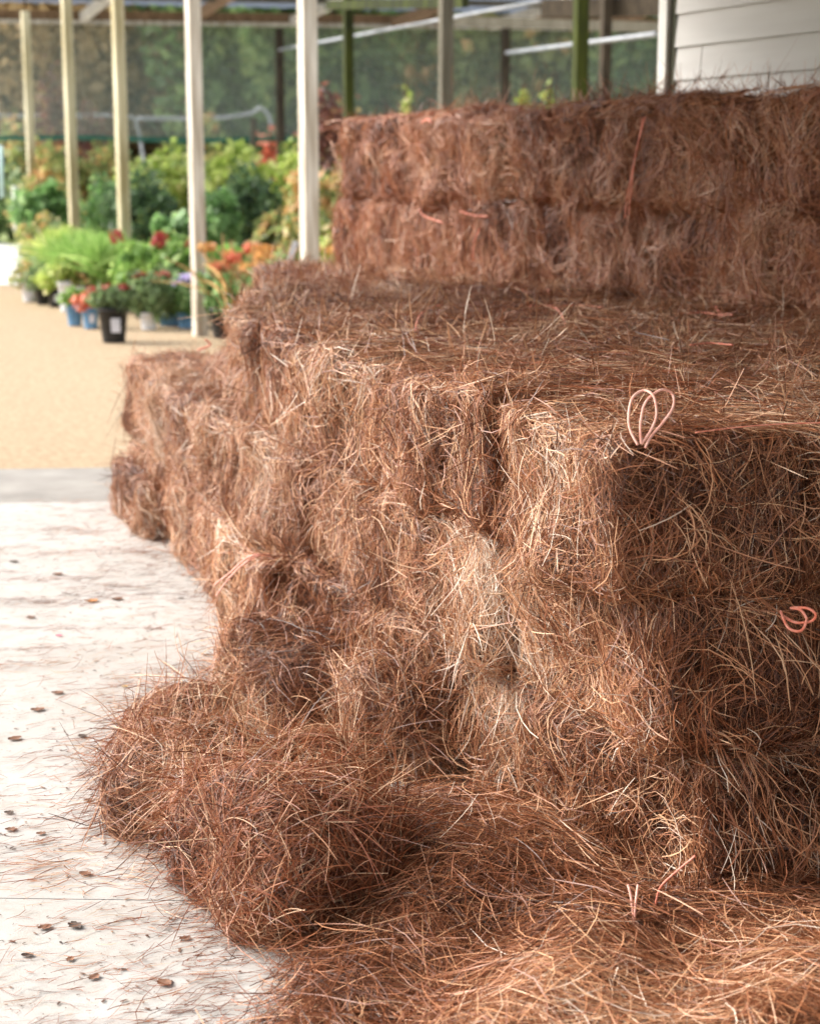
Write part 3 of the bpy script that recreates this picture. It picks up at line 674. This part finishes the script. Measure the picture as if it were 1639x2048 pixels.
nt_.links.new(b_.outputs[0], mx.inputs[1]); nt_.links.new(tr.outputs[0], mx.inputs[2]); nt_.links.new(mx.outputs[0], nt_.nodes['Material Output'].inputs[0]); M_sheet = m_
for k in range(10):
    s = -3.62 + k * 2.05; mb = MB()
    for q in range(16):
        a = s + q * 2.0 / 16; zz = lambda t: bo.z + .28 + .018 * math.sin(t * 40)
        mb.v += [bp_(a, .15, zz(q)), bp_(a + .125, .15, zz(q + 1)), bp_(a + .125, -3.6, zz(q + 1) + .04), bp_(a, -3.6, zz(q) + .04)]; n = len(mb.v); mb.f.append((n - 4, n - 3, n - 2, n - 1))
    mb.build('roof_sheet', M_sheet, frame)
def header(a, b, wx, wz, mat, label): tag(MB().bar(a, b, wx, wz).build('header_beam', mat), label, 'beam', 'beams between the mossy posts')
header(at(655, 10, 25), at(930, 4, 21), .08, .12, M_moss, 'mossy beam end crossing the first green post at the top frame edge')
header(at(1085, 16, 27), at(1330, 12, 25.5), .10, .26, M_wood_dark, 'dark beam across the tops of the posts beside the white building')
header(at(880, 40, 31), at(1330, 55, 28), .08, .16, M_wood_grey, 'brown beam behind the mossy post under the pale conduit')
# shade cloth hung from the eave beam
m_, nt_, b_ = mat_new('shade_cloth'); b_.inputs['Base Color'].default_value = (.33, .37, .31, 1); b_.inputs['Roughness'].default_value = .9
tp = nt_.nodes.new('ShaderNodeBsdfTransparent'); mx = nt_.nodes.new('ShaderNodeMixShader'); mx.inputs[0].default_value = .40
nt_.links.new(tp.outputs[0], mx.inputs[1]); nt_.links.new(b_.outputs[0], mx.inputs[2]); nt_.links.new(mx.outputs[0], nt_.nodes['Material Output'].inputs[0]); M_cloth = m_
cl = empty('shade_cloth', (0, 0, 0)); tag(cl, 'dark see-through shade cloth hanging under the far eave beam', 'shade cloth')
V = []; Fq = []; ns = 80
zb = at(400, 277, 34.4).z
for i in range(ns + 1):
    s = -5 + 22 * i / ns
    for j in range(5):
        t = j / 4; p = bp_(s, .12 + .04 * math.sin(s * 2.1) * (1 - t), zb + .02 * math.sin(s * 1.3) + t * (bo.z - zb)); V.append(p)
for i in range(ns):
    for j in range(4): a = i * 5 + j; Fq.append((a, a + 5, a + 6, a + 1))
link('net', mesh_np('net', V, Fq, M_cloth, smooth=True), cl)
M_hem = noisy('green_hem', (.008, .085, .05), (.02, .12, .08), 3, .8)
MB().tube([bp_(-5 + 22 * i / 40, .11 + .04 * math.sin((-5 + 22 * i / 40) * 2.1), zb + .02 * math.sin((-5 + 22 * i / 40) * 1.3)) for i in range(41)], .045, 6).build('hem', M_hem, cl)
# conduits
M_pipe = noisy('grey_conduit', (.30, .32, .34), (.42, .44, .46), 3, .5, metal=.1)
def pipe(pts, r, label, mat=None):
    o = MB().tube(pts, r, 8).build('pipe', mat or M_pipe, None, smooth=True); tag(o, label, 'pipe', 'pipes in the shade house'); return o
pipe([at(558, 99, 32.6), at(1080, 2, 18.0)], .024, 'long pale conduit slanting up across the mossy posts')
pipe([at(1012, 105, 32), at(1310, 68, 19)], .03, 'shorter pale conduit running to the corner of the white building')
pipe(smooth_path([at(-30, 231, 36.2), at(120, 231, 36.5), at(255, 232, 36.8), at(275, 255, 36.8), at(284, 300, 36.8), at(290, 335, 36.8)], 6), .035, 'level grey pipe that bends down behind the shade cloth, left one')
pipe(smooth_path([at(275, 236, 37.5), at(420, 236, 37.8), at(500, 226, 38), at(520, 215, 38), at(538, 232, 38), at(543, 262, 38)], 6), .04, 'level grey pipe with a hooked end behind the shade cloth')
pipe([at(30, 372, 27.5), at(34, 462, 27.5)], .05, 'white upright pipe among the plants at the left edge', M_trim)
pipe([at(2, 290, 27), at(4, 395, 27)], .035, 'pale teal upright pipe cut by the left frame edge', noisy('teal_pipe', (.45, .65, .63), (.55, .72, .7), 3, .5))
pipe([at(507, 235, 34), at(505, 300, 34)], .06, 'short timber-coloured stub post under the hooked pipe', M_wood_grey)

# ------------------------------------------------------------------ plants
def leaves_np(N, r, size, seed, shell=.35, flat=1.0, elong=1.6):
    g = np.random.default_rng(seed)
    d = g.normal(size=(N, 3)); d /= np.linalg.norm(d, axis=1, keepdims=True)
    lump = 1 + .22 * np.sin(d @ np.array([5.1, 3.3, 2.2]) + seed) + .15 * np.sin(d @ np.array([-7, 9, 4]) + seed * 2)
    rad = (1 - shell * g.random(N) ** 1.5) * lump
    c = d * rad[:, None] * np.array(r)
    n = d * .5 + g.normal(0, .6, (N, 3)) + np.array([0, 0, .5]); n /= np.linalg.norm(n, axis=1, keepdims=True)
    u = np.cross(n, g.normal(size=(N, 3))); u /= np.linalg.norm(u, axis=1, keepdims=True); v = np.cross(n, u)
    s = (g.uniform(.6, 1.3, N) * size)[:, None]
    V = np.stack([c - u * s * elong / 2, c + v * s * .5 - n * s * .08, c + u * s * elong / 2 - n * s * .15, c - v * s * .5 - n * s * .08], 1).reshape(-1, 3)
    Fq = np.arange(N * 4).reshape(-1, 4)
    cl_ = np.sin(c @ (g.normal(size=3) * 6 / max(r))) * .18
    t = np.clip(.5 + cl_ + g.normal(0, .2, N), 0, 1)
    return V, Fq, np.repeat(t, 4)
GREENS = {
 'yellow_green': [(0, (.16, .25, .03)), (.5, (.46, .58, .13)), (.85, (.72, .76, .28)), (1, (.9, .85, .5))],  # pale last stop paints bokeh highlights into the leaf colour
 'bright_green': [(0, (.09, .20, .025)), (.5, (.26, .44, .10)), (1, (.52, .66, .24))],
 'mid_green': [(0, (.05, .11, .03)), (.5, (.22, .40, .13)), (1, (.52, .68, .32))],
 'dark_green': [(0, (.03, .055, .025)), (.5, (.085, .16, .065)), (1, (.22, .34, .14))],
 'grey_green': [(0, (.08, .12, .05)), (.5, (.20, .30, .12)), (1, (.42, .50, .28))],
 'autumn_mix': [(0, (.12, .15, .06)), (.5, (.38, .46, .15)), (.68, (.62, .44, .18)), (.85, (.62, .30, .12)), (1, (.88, .75, .4))],  # pale end stop: bright glints put into the leaf colour
 'dark_red': [(0, (.08, .05, .04)), (.5, (.20, .09, .07)), (.8, (.36, .14, .09)), (1, (.42, .36, .12))],
 'red_flower': [(0, (.35, .03, .03)), (1, (.55, .09, .07))],
 'white_flower': [(0, (.7, .7, .68)), (1, (.85, .85, .8))],  # white blossom dots that also paint bright glints into the shrubs
 'yellow_flower': [(0, (.8, .5, .06)), (1, (.9, .7, .15))],
 'coral_flower': [(0, (.55, .12, .06)), (1, (.8, .28, .15))],
 'orange_flower': [(0, (.60, .26, .08)), (1, (.8, .5, .16))],
 'dry_stem': [(0, (.35, .2, .08)), (1, (.6, .38, .18))],
 'violet_flower': [(0, (.5, .4, .7)), (1, (.75, .7, .9))],
 'woodland': [(0, (.12, .17, .06)), (.35, (.24, .32, .11)), (.6, (.40, .42, .14)), (.8, (.66, .42, .18)), (1, (.8, .5, .22))],
 'woodland_green': [(0, (.08, .14, .06)), (.5, (.19, .30, .11)), (1, (.42, .50, .18))],
 'woodland_rust': [(0, (.22, .16, .08)), (.5, (.50, .36, .18)), (1, (.72, .50, .25))],
}
MF = {k: tinted(k, v, transl=.5 if 'flower' not in k else .2, rough=.5, objvar=.3 if 'wood' in k else .12) for k, v in GREENS.items()}
M_blackpot = noisy('black_pot_plastic', (.015, .015, .016), (.03, .03, .03), 20, .45)
M_bluepot = noisy('blue_pot_plastic', (.10, .24, .42), (.16, .33, .55), 8, .5)
M_whitepot = noisy('white_pot_plastic', (.62, .64, .68), (.75, .77, .80), 8, .5)
M_terra = noisy('tan_pot', (.42, .28, .2), (.55, .4, .3), 8, .8)
M_label = noisy('white_label', (.45, .46, .5), (.62, .62, .66), 8, .5)
M_bark = noisy('bark', (.06, .045, .03), (.13, .10, .07), 6, .95)
potcache = {}
def pot_mesh(mat, r, h):
    key = (mat.name, round(r, 3), round(h, 3))
    if key not in potcache:
        prof = [(r * .74, 0), (r * .95, h * .86), (r * 1.04, h * .87), (r * 1.04, h), (r * .94, h), (r * .9, h * .88), (0.001, h * .86)]
        n = 18; V = []; Fq = []
        for (a, z) in prof:
            for k in range(n): t = 2 * math.pi * k / n; V.append((a * math.cos(t), a * math.sin(t), z))
        for i in range(len(prof) - 1):
            for k in range(n): q = (k + 1) % n; Fq.append((i * n + k, i * n + q, (i + 1) * n + q, (i + 1) * n + k))
        potcache[key] = mesh_np('pot', V, Fq, mat, smooth=True)
    return potcache[key]
seedc = [900]
def foliage(parent, name, col, r, N, size, loc, **kw):
    seedc[0] += 1; V, Fq, t = leaves_np(N, r, size, seedc[0], **kw)
    return link(name, mesh_np(name, V, Fq, MF[col], t), parent, loc)
def blades(parent, name, col, N, h, r, loc, wd=.006):
    a = rng.uniform(0, 6.28, N); K = 5; tt = np.linspace(0, 1, K); b = np.abs(rng.normal(0, .5, N)) + .08; hh = h * rng.uniform(.6, 1.1, N)
    base = rng.normal(0, r * .35, (N, 2))
    out = (tt[None] ** 1.8) * (b * hh)[:, None]
    P = np.stack([base[:, :1] + np.cos(a)[:, None] * out, base[:, 1:] + np.sin(a)[:, None] * out, tt[None] * hh[:, None] * (1 - .35 * b[:, None] * tt[None])], -1)
    n = np.zeros_like(P); n[..., 2] = 1; n[..., 0] = .3
    return link(name, strands_mesh(name, P, np.full(N, wd), n, np.clip(rng.normal(.55, .22, N), 0, 1), MF[col], roll=1.2), parent, loc)

def potted(px, py, D, pot, pr, ph, col, r, N, size, label, cat='potted plant', flowers=None, lbl=False, kind='leaf', group='potted plants along the gravel'):
    g = at_ground(px, py) if D is None else (at(px, 400, D).x, D)
    root = empty('potted_plant', (g[0], g[1], 0)); tag(root, label, cat, group)
    link('pot', pot_mesh(pot, pr, ph), root)
    mb = MB()
    for k in range(6):
        a = k * 1.05; mb.tube([(0, 0, ph * .8), (math.cos(a) * r[0] * .3, math.sin(a) * r[1] * .3, ph + r[2] * .5), (math.cos(a) * r[0] * .6, math.sin(a) * r[1] * .6, ph + r[2] * 1.2)], [.008, .006, .004], 5)
    mb.build('stem', MF['mid_green'] if 0 else M_bark, root)
    if kind == 'leaf': foliage(root, 'foliage', col, r, N, size, (0, 0, ph + r[2] * .75))
    else: blades(root, 'foliage', col, N, r[2] * 2, r[0], (0, 0, ph * .9), wd=size)
    if flowers:
        fc, nfl, fs = flowers
        for k in range(nfl):
            a = k * 2.4 + seedc[0]; rr = .8 * (k + 1) / nfl
            foliage(root, 'flower', fc, (fs, fs, fs * .6), 40, fs * .5, (math.cos(a) * r[0] * rr, -abs(math.sin(a)) * r[1] * rr, ph + r[2] * 1.6 + .05 * math.sin(k * 3)))
    if lbl: MB().box((pr * .3, -pr * .96, ph * .5), (pr * .6, .006, ph * .4)).build('pot_label', M_label, root)
    return root
potted(228, 683, None, M_blackpot, .15, .34, 'grey_green', (.24, .22, .12), 500, .05, 'large black pot standing forward on the gravel with a sparse dull plant', flowers=('red_flower', 3, .05), lbl=True)
potted(182, 656, None, M_bluepot, .095, .22, 'coral_flower', (.16, .15, .10), 260, .05, 'blue pot with coral red leaves, right of two blue pots', lbl=True)
potted(150, 650, None, M_bluepot, .095, .23, 'bright_green', (.13, .13, .10), 260, .05, 'blue pot with a low green plant, left of two blue pots')
potted(137, 622, None, M_whitepot, .12, .36, 'yellow_green', (.2, .2, .16), 500, .05, 'taller white pot behind the blue pots, left one')
potted(168, 622, None, M_whitepot, .10, .30, 'autumn_mix', (.22, .2, .16), 500, .05, 'white pot with yellow and red leaves behind the blue pots', flowers=('red_flower', 2, .06))
potted(112, 613, None, M_blackpot, .10, .22, 'yellow_green', (.22, .2, .15), 500, .05, 'small black pot with a white label, second from the far end of the pot row', lbl=True)
potted(86, 608, None, M_blackpot, .10, .22, 'grey_green', (.22, .2, .16), 500, .05, 'small black pot with grey-green leaves next to the pale pot', lbl=False)
potted(60, 602, None, M_whitepot, .11, .22, 'autumn_mix', (.22, .2, .17), 500, .05, 'pale pot at the far left end of the pot row', lbl=True)
potted(290, 668, 18.1, M_whitepot, .10, .18, 'grey_green', (.22, .2, .24), 900, .055, 'low pale pot with a tall leafy red-flowered plant right of the large black pot', flowers=('red_flower', 2, .07))
potted(332, 668, 18.6, M_bluepot, .14, .13, 'grey_green', (.30, .25, .26), 1300, .055, 'wide low blue pot with a leafy plant beside the square post', flowers=('coral_flower', 3, .05))
potted(366, 672, 18.3, M_bluepot, .10, .16, 'mid_green', (.20, .2, .22), 700, .055, 'blue pot with violet blossoms against the square post', flowers=('violet_flower', 4, .08))
# clumps further back, each set in its own pot
def bush(px, D, zc, r, col, N, size, label, cat='shrub', group='shrubs in the nursery', fl=None, kind='leaf', pot=M_blackpot):
    X = at(px, 400, D).x; root = empty('potted_shrub', (X, D, 0)); tag(root, label, cat, group)
    pr = min(.2, r[0] * .6); link('pot', pot_mesh(pot, pr, .3), root)
    st = MB(); 
    for k in range(5):
        a = k * 1.3 + px; st.tube([(0, 0, .25), (math.cos(a) * r[0] * .2, math.sin(a) * r[1] * .2, zc * .6), (math.cos(a) * r[0] * .5, math.sin(a) * r[1] * .5, zc + r[2] * .3)], [.02, .014, .006], 5)
    st.build('stem', M_bark, root)
    if kind == 'leaf': foliage(root, 'foliage', col, r, N, size, (0, 0, zc))
    else: blades(root, 'foliage', col, N, r[2] * 2, r[0], (0, 0, .28), wd=size)
    if fl:
        fc, n_, fs, fz = fl
        for k in range(n_):
            a = k * 2.4 + px; rr = .9 * math.sqrt((k + 1) / n_); foliage(root, 'flower', fc, (fs, fs, fs * .8), 50, fs * .55, (math.cos(a) * r[0] * rr, math.sin(a) * r[1] * rr * .5 - .1, zc + fz + .1 * math.sin(k * 2.1)))
    return root
def zat(py, D): return at(400, py, D).z
# ferny bright greens
for k, (px, D, lb) in enumerate([(178, 21.2, 'bright green feathery plant in front of the second far post'), (215, 20.6, 'bright green feathery plant just left of the post behind the black pot'), (150, 22.2, 'bright green feathery plant left of the second far post'), (125, 23.2, 'yellowish feathery plant, leftmost of the feathery ones')]):
    bush(px, D, .4, (.30, .28, .33), 'bright_green' if k < 3 else 'yellow_green', 900, .016, lb, 'plant', kind='blade')
for k, (px, D, zc, lb) in enumerate([(290, 19.6, .58, 'broad-leaved bright green plant right of the post behind the black pot'), (330, 20.4, .62, 'broad-leaved green plant in the middle of the bed'), (372, 19.4, .58, 'broad-leaved green plant left of the post at the stack'), (430, 20.2, .5, 'broad-leaved green plant right of the post at the stack')]):
    bush(px, D, zc, (.36, .32, .26), 'bright_green', 800, .09, lb, 'plant', fl=('red_flower', 2, .085, .26) if k in (0, 2) else None)
for k, (px, D, col, lb) in enumerate([(440, 17.2, 'orange_flower', 'orange plume flowers just behind the straw ledge, left clump'), (475, 16.8, 'coral_flower', 'red and orange plume flowers behind the straw ledge, middle clump'), (520, 16.6, 'orange_flower', 'orange plume flowers by the straw corner, right clump')]):
    r_ = bush(px, D, .48, (.22, .2, .26), 'mid_green', 500, .06, lb, 'flowers', fl=(col, 6, .06, .34)); blades(r_, 'dry_stem', 'dry_stem', 22, .75, .16, (0, -.05, .25), wd=.03)
bush(565, 16.0, .60, (.26, .24, .24), 'mid_green', 800, .07, 'glossy green plant with yellow blossoms left of the nearest post', 'plant', fl=('orange_flower', 5, .045, .1))
bush(655, 16.6, .62, (.26, .24, .34), 'yellow_green', 800, .06, 'yellow green plant between the nearest post and the rear tier', 'plant', fl=('orange_flower', 5, .05, .2))
tgp = at(583, 508, 15.4); tg = MB().box((0, 0, 0), (.05, .004, .24)).build('plant_tag', M_label); tg.location = tgp; tg.rotation_euler = (0, .32, 0); tag(tg, 'slanting white plant tag left of the nearest post', 'tag')
MB().box((0, 0, -.45), (.012, .006, .7)).build('stake', M_trim, tg)
# dark shrubs and back row
S = [(285, 24, 1.05, (.52, .5, .55), 'dark_green', 2600, .06, 'dark round shrub between the third and fourth square posts'),
     (495, 24, 1.08, (.46, .5, .58), 'dark_green', 2600, .06, 'dark round shrub right of the fourth square post'),
     (215, 25, 1.0, (.36, .4, .55), 'mid_green', 1800, .06, 'mid green bushy shrub left of the dark round shrub'),
     (425, 23, .9, (.30, .4, .45), 'mid_green', 1400, .10, 'broad-leaved shrub behind the fourth square post'),
     (345, 22.4, .78, (.26, .3, .30), 'mid_green', 700, .11, 'broad-leaved low shrub in front of the dark shrub'),
     (85, 26, .95, (.46, .4, .45), 'mid_green', 1600, .11, 'large-leaved green shrub around the farthest square post'),
     (85, 25.2, .6, (.34, .4, .40), 'autumn_mix', 1300, .08, 'mixed green and russet shrub at the far left pots'),
     (110, 24.8, .5, (.34, .4, .36), 'grey_green', 1200, .07, 'pale green shrub with white glint blossoms behind the far pots', 'shrub', 'shrubs in the nursery', ('white_flower', 7, .05, .05)),
     (560, 21.5, .75, (.34, .3, .34), 'autumn_mix', 900, .12, 'shrub with large coppery leaves behind the plume flowers'),
     (600, 19.5, .72, (.26, .3, .36), 'autumn_mix', 900, .10, 'coppery shrub close to the nearest square post'),
     (665, 20, 1.0, (.34, .3, .62), 'autumn_mix', 1600, .08, 'tall orange and green shrub at the end of the rear tier'),
     (330, 29, 1.2, (.75, .6, .75), 'yellow_green', 2600, .09, 'tall yellow-green shrub under the cloth hem, middle one'),
     (470, 29, 1.2, (.70, .6, .78), 'yellow_green', 2600, .09, 'tall yellow-green shrub under the cloth hem, right of the fourth post'),
     (225, 30, 1.15, (.70, .6, .8), 'autumn_mix', 2600, .09, 'tall brown and green shrub under the cloth hem, left of the third post', 'shrub', 'shrubs in the nursery', ('white_flower', 6, .05, .2)),  # white dots added as light glints
     (120, 29.5, 1.15, (.70, .6, .85), 'autumn_mix', 2600, .09, 'tall yellow-spotted shrub under the cloth hem by the far posts', 'shrub', 'shrubs in the nursery', ('yellow_flower', 9, .08, .1)),
     (70, 31, 1.1, (.45, .6, .75), 'grey_green', 2400, .09, 'tall grey-green shrub at the left frame edge under the hem'),
     (590, 29, 1.2, (.55, .6, .8), 'yellow_green', 2000, .10, 'tall yellow-green shrub left of the nearest post'),
     (650, 28, 1.2, (.55, .6, .82), 'autumn_mix', 2400, .10, 'tall orange-leaved shrub right of the nearest post'),
     (740, 27, 1.1, (.6, .6, .8), 'mid_green', 1800, .10, 'green shrub hidden mostly by the rear tier')]
for q in S: bush(*q)
for k, (px, D, zc, lb) in enumerate([(-25, 46, .9, 'bright green hedge shrub beyond the white road, cut by the frame edge'), (20, 48, .9, 'bright green hedge shrub beyond the white road, beside the upright white pipe'), (62, 50, .9, 'bright green hedge shrub beyond the white road, behind the far pots')]):
    bush(px, D, zc, (.8, .6, .75), 'yellow_green', 1500, .12, lb)
# young trees with red leaves seen through the cloth
def sapling(px, D, z0, z1, r, col, N, size, label):
    X = at(px, 300, D).x; root = empty('young_tree', (X, D, 0)); tag(root, label, 'tree', 'young trees in the nursery')
    mb = MB().tube([(0, 0, 0), (.03, 0, z0), (0, .02, z1)], [.035, .025, .008], 6)
    for k in range(7):
        a = k * 2.1; zz = z0 + (z1 - z0) * k / 8; mb.tube([(0, 0, zz), (math.cos(a) * r * .8, math.sin(a) * r * .8, zz + .35)], [.012, .005], 5)
    mb.build('trunk', M_bark, root); foliage(root, 'crown', col, (r, r, (z1 - z0) / 2), N, size, (0, 0, (z0 + z1) / 2), shell=.9)
sapling(108, 35.4, 1.8, 3.8, .42, 'dark_red', 420, .10, 'thin dark red-leaved sapling behind the far posts')
sapling(185, 35.4, 1.6, 3.0, .5, 'dark_red', 500, .11, 'low crimson sapling left of the third square post')
sapling(660, 26, 1.6, 2.9, .4, 'dark_red', 600, .10, 'red-leaved sapling between the nearest post and the mossy post')
sapling(45, 35.6, 1.4, 2.8, .45, 'autumn_mix', 420, .11, 'yellow and brown sapling at the left frame edge')
sapling(415, 35.6, 1.6, 2.9, .3, 'autumn_mix', 180, .12, 'sparse yellow sapling at the fourth square post')
sapling(540, 35.5, 1.5, 2.5, .35, 'coral_flower', 120, .12, 'sparse pink-leaved sapling below the hooked pipe')
for px, lb in ((812, 'lime green shoot tip left of the grey post, above the straw'), (1047, 'lime green shoot tip right of the thin brown post'), (1095, 'lime green shoot tip near the mossy post')):
    sapling(px, 24, 2.2, 2.85, .09, 'yellow_green', 40, .08, lb)

# ------------------------------------------------------------------ woodland
wv = []
for k, (col, col_n) in enumerate([('woodland', 0), ('woodland_green', 1), ('woodland_rust', 2)]):
    V, Fq, t = leaves_np(15000, (2.6, 2.4, 4.2), .20, 300 + k, shell=.8); wv.append(mesh_np('crown', V, Fq, MF[col], t))
tk = MB().tube([(0, 0, 0), (.1, 0, 3), (0, .1, 6), (.1, 0, 9)], [.28, .22, .16, .06], 8)
for k in range(6): a = k * 1.9; tk.tube([(0, 0, 2.5 + k), (math.cos(a) * 1.8, math.sin(a) * 1.8, 4 + k)], [.09, .03], 5)
tkm = tk.mesh('trunk', M_bark, smooth=True)
rw = random.Random(9); wl = []
for row, (Y, nn) in enumerate(((46, 9), (53, 11), (62, 13))):
    for i in range(nn):
        X = -Y * .33 + (Y * .62) * i / (nn - 1) + rw.uniform(-.8, .8)
        wl.append((X, Y + rw.uniform(-1.5, 1.5), row, i))
adj = {0: 'brownish green', 1: 'dark green', 2: 'rusty autumn'}
for X, Y, row, i in wl:
    v = rw.choice([0, 1, 1, 2, 0]); s = rw.uniform(.9, 1.25)
    if row == 0 and i in (0, 1): v = 2
    elif row == 0 and i in (5, 8): v = 0
    if row == 0 and i in (3, 4, 6): v = 1
    root = empty('woodland_tree', (X, Y, 0), (0, 0, rw.uniform(0, 6))); root.scale = (s, s, s)
    tag(root, '%s woodland tree behind the shade cloth, %s from left in the %s row' % (adj[v], ORD[i] if i < 12 else 'last', ('nearest', 'middle', 'farthest')[row]), 'tree', 'trees of the wood behind the nursery')
    link('trunk', tkm, root); link('crown', wv[v], root, (0, 0, 4.4))
V, Fq, t = leaves_np(26000, (40, 5, 13), .9, 77, shell=.25)
o = link('woodland', mesh_np('woodland', V, Fq, MF['woodland'], t), None, (-2, 78, 4)); tag(o, 'far wood closing the view behind the nursery', 'wood', kind='stuff')
V, Fq, t = leaves_np(7000, (26, 1.6, 1.6), .35, 78, shell=.5)
o = link('undergrowth', mesh_np('undergrowth', V, Fq, MF['woodland_green'], t), None, (2, 42, .6)); tag(o, 'low undergrowth along the edge of the wood', 'undergrowth', kind='stuff')
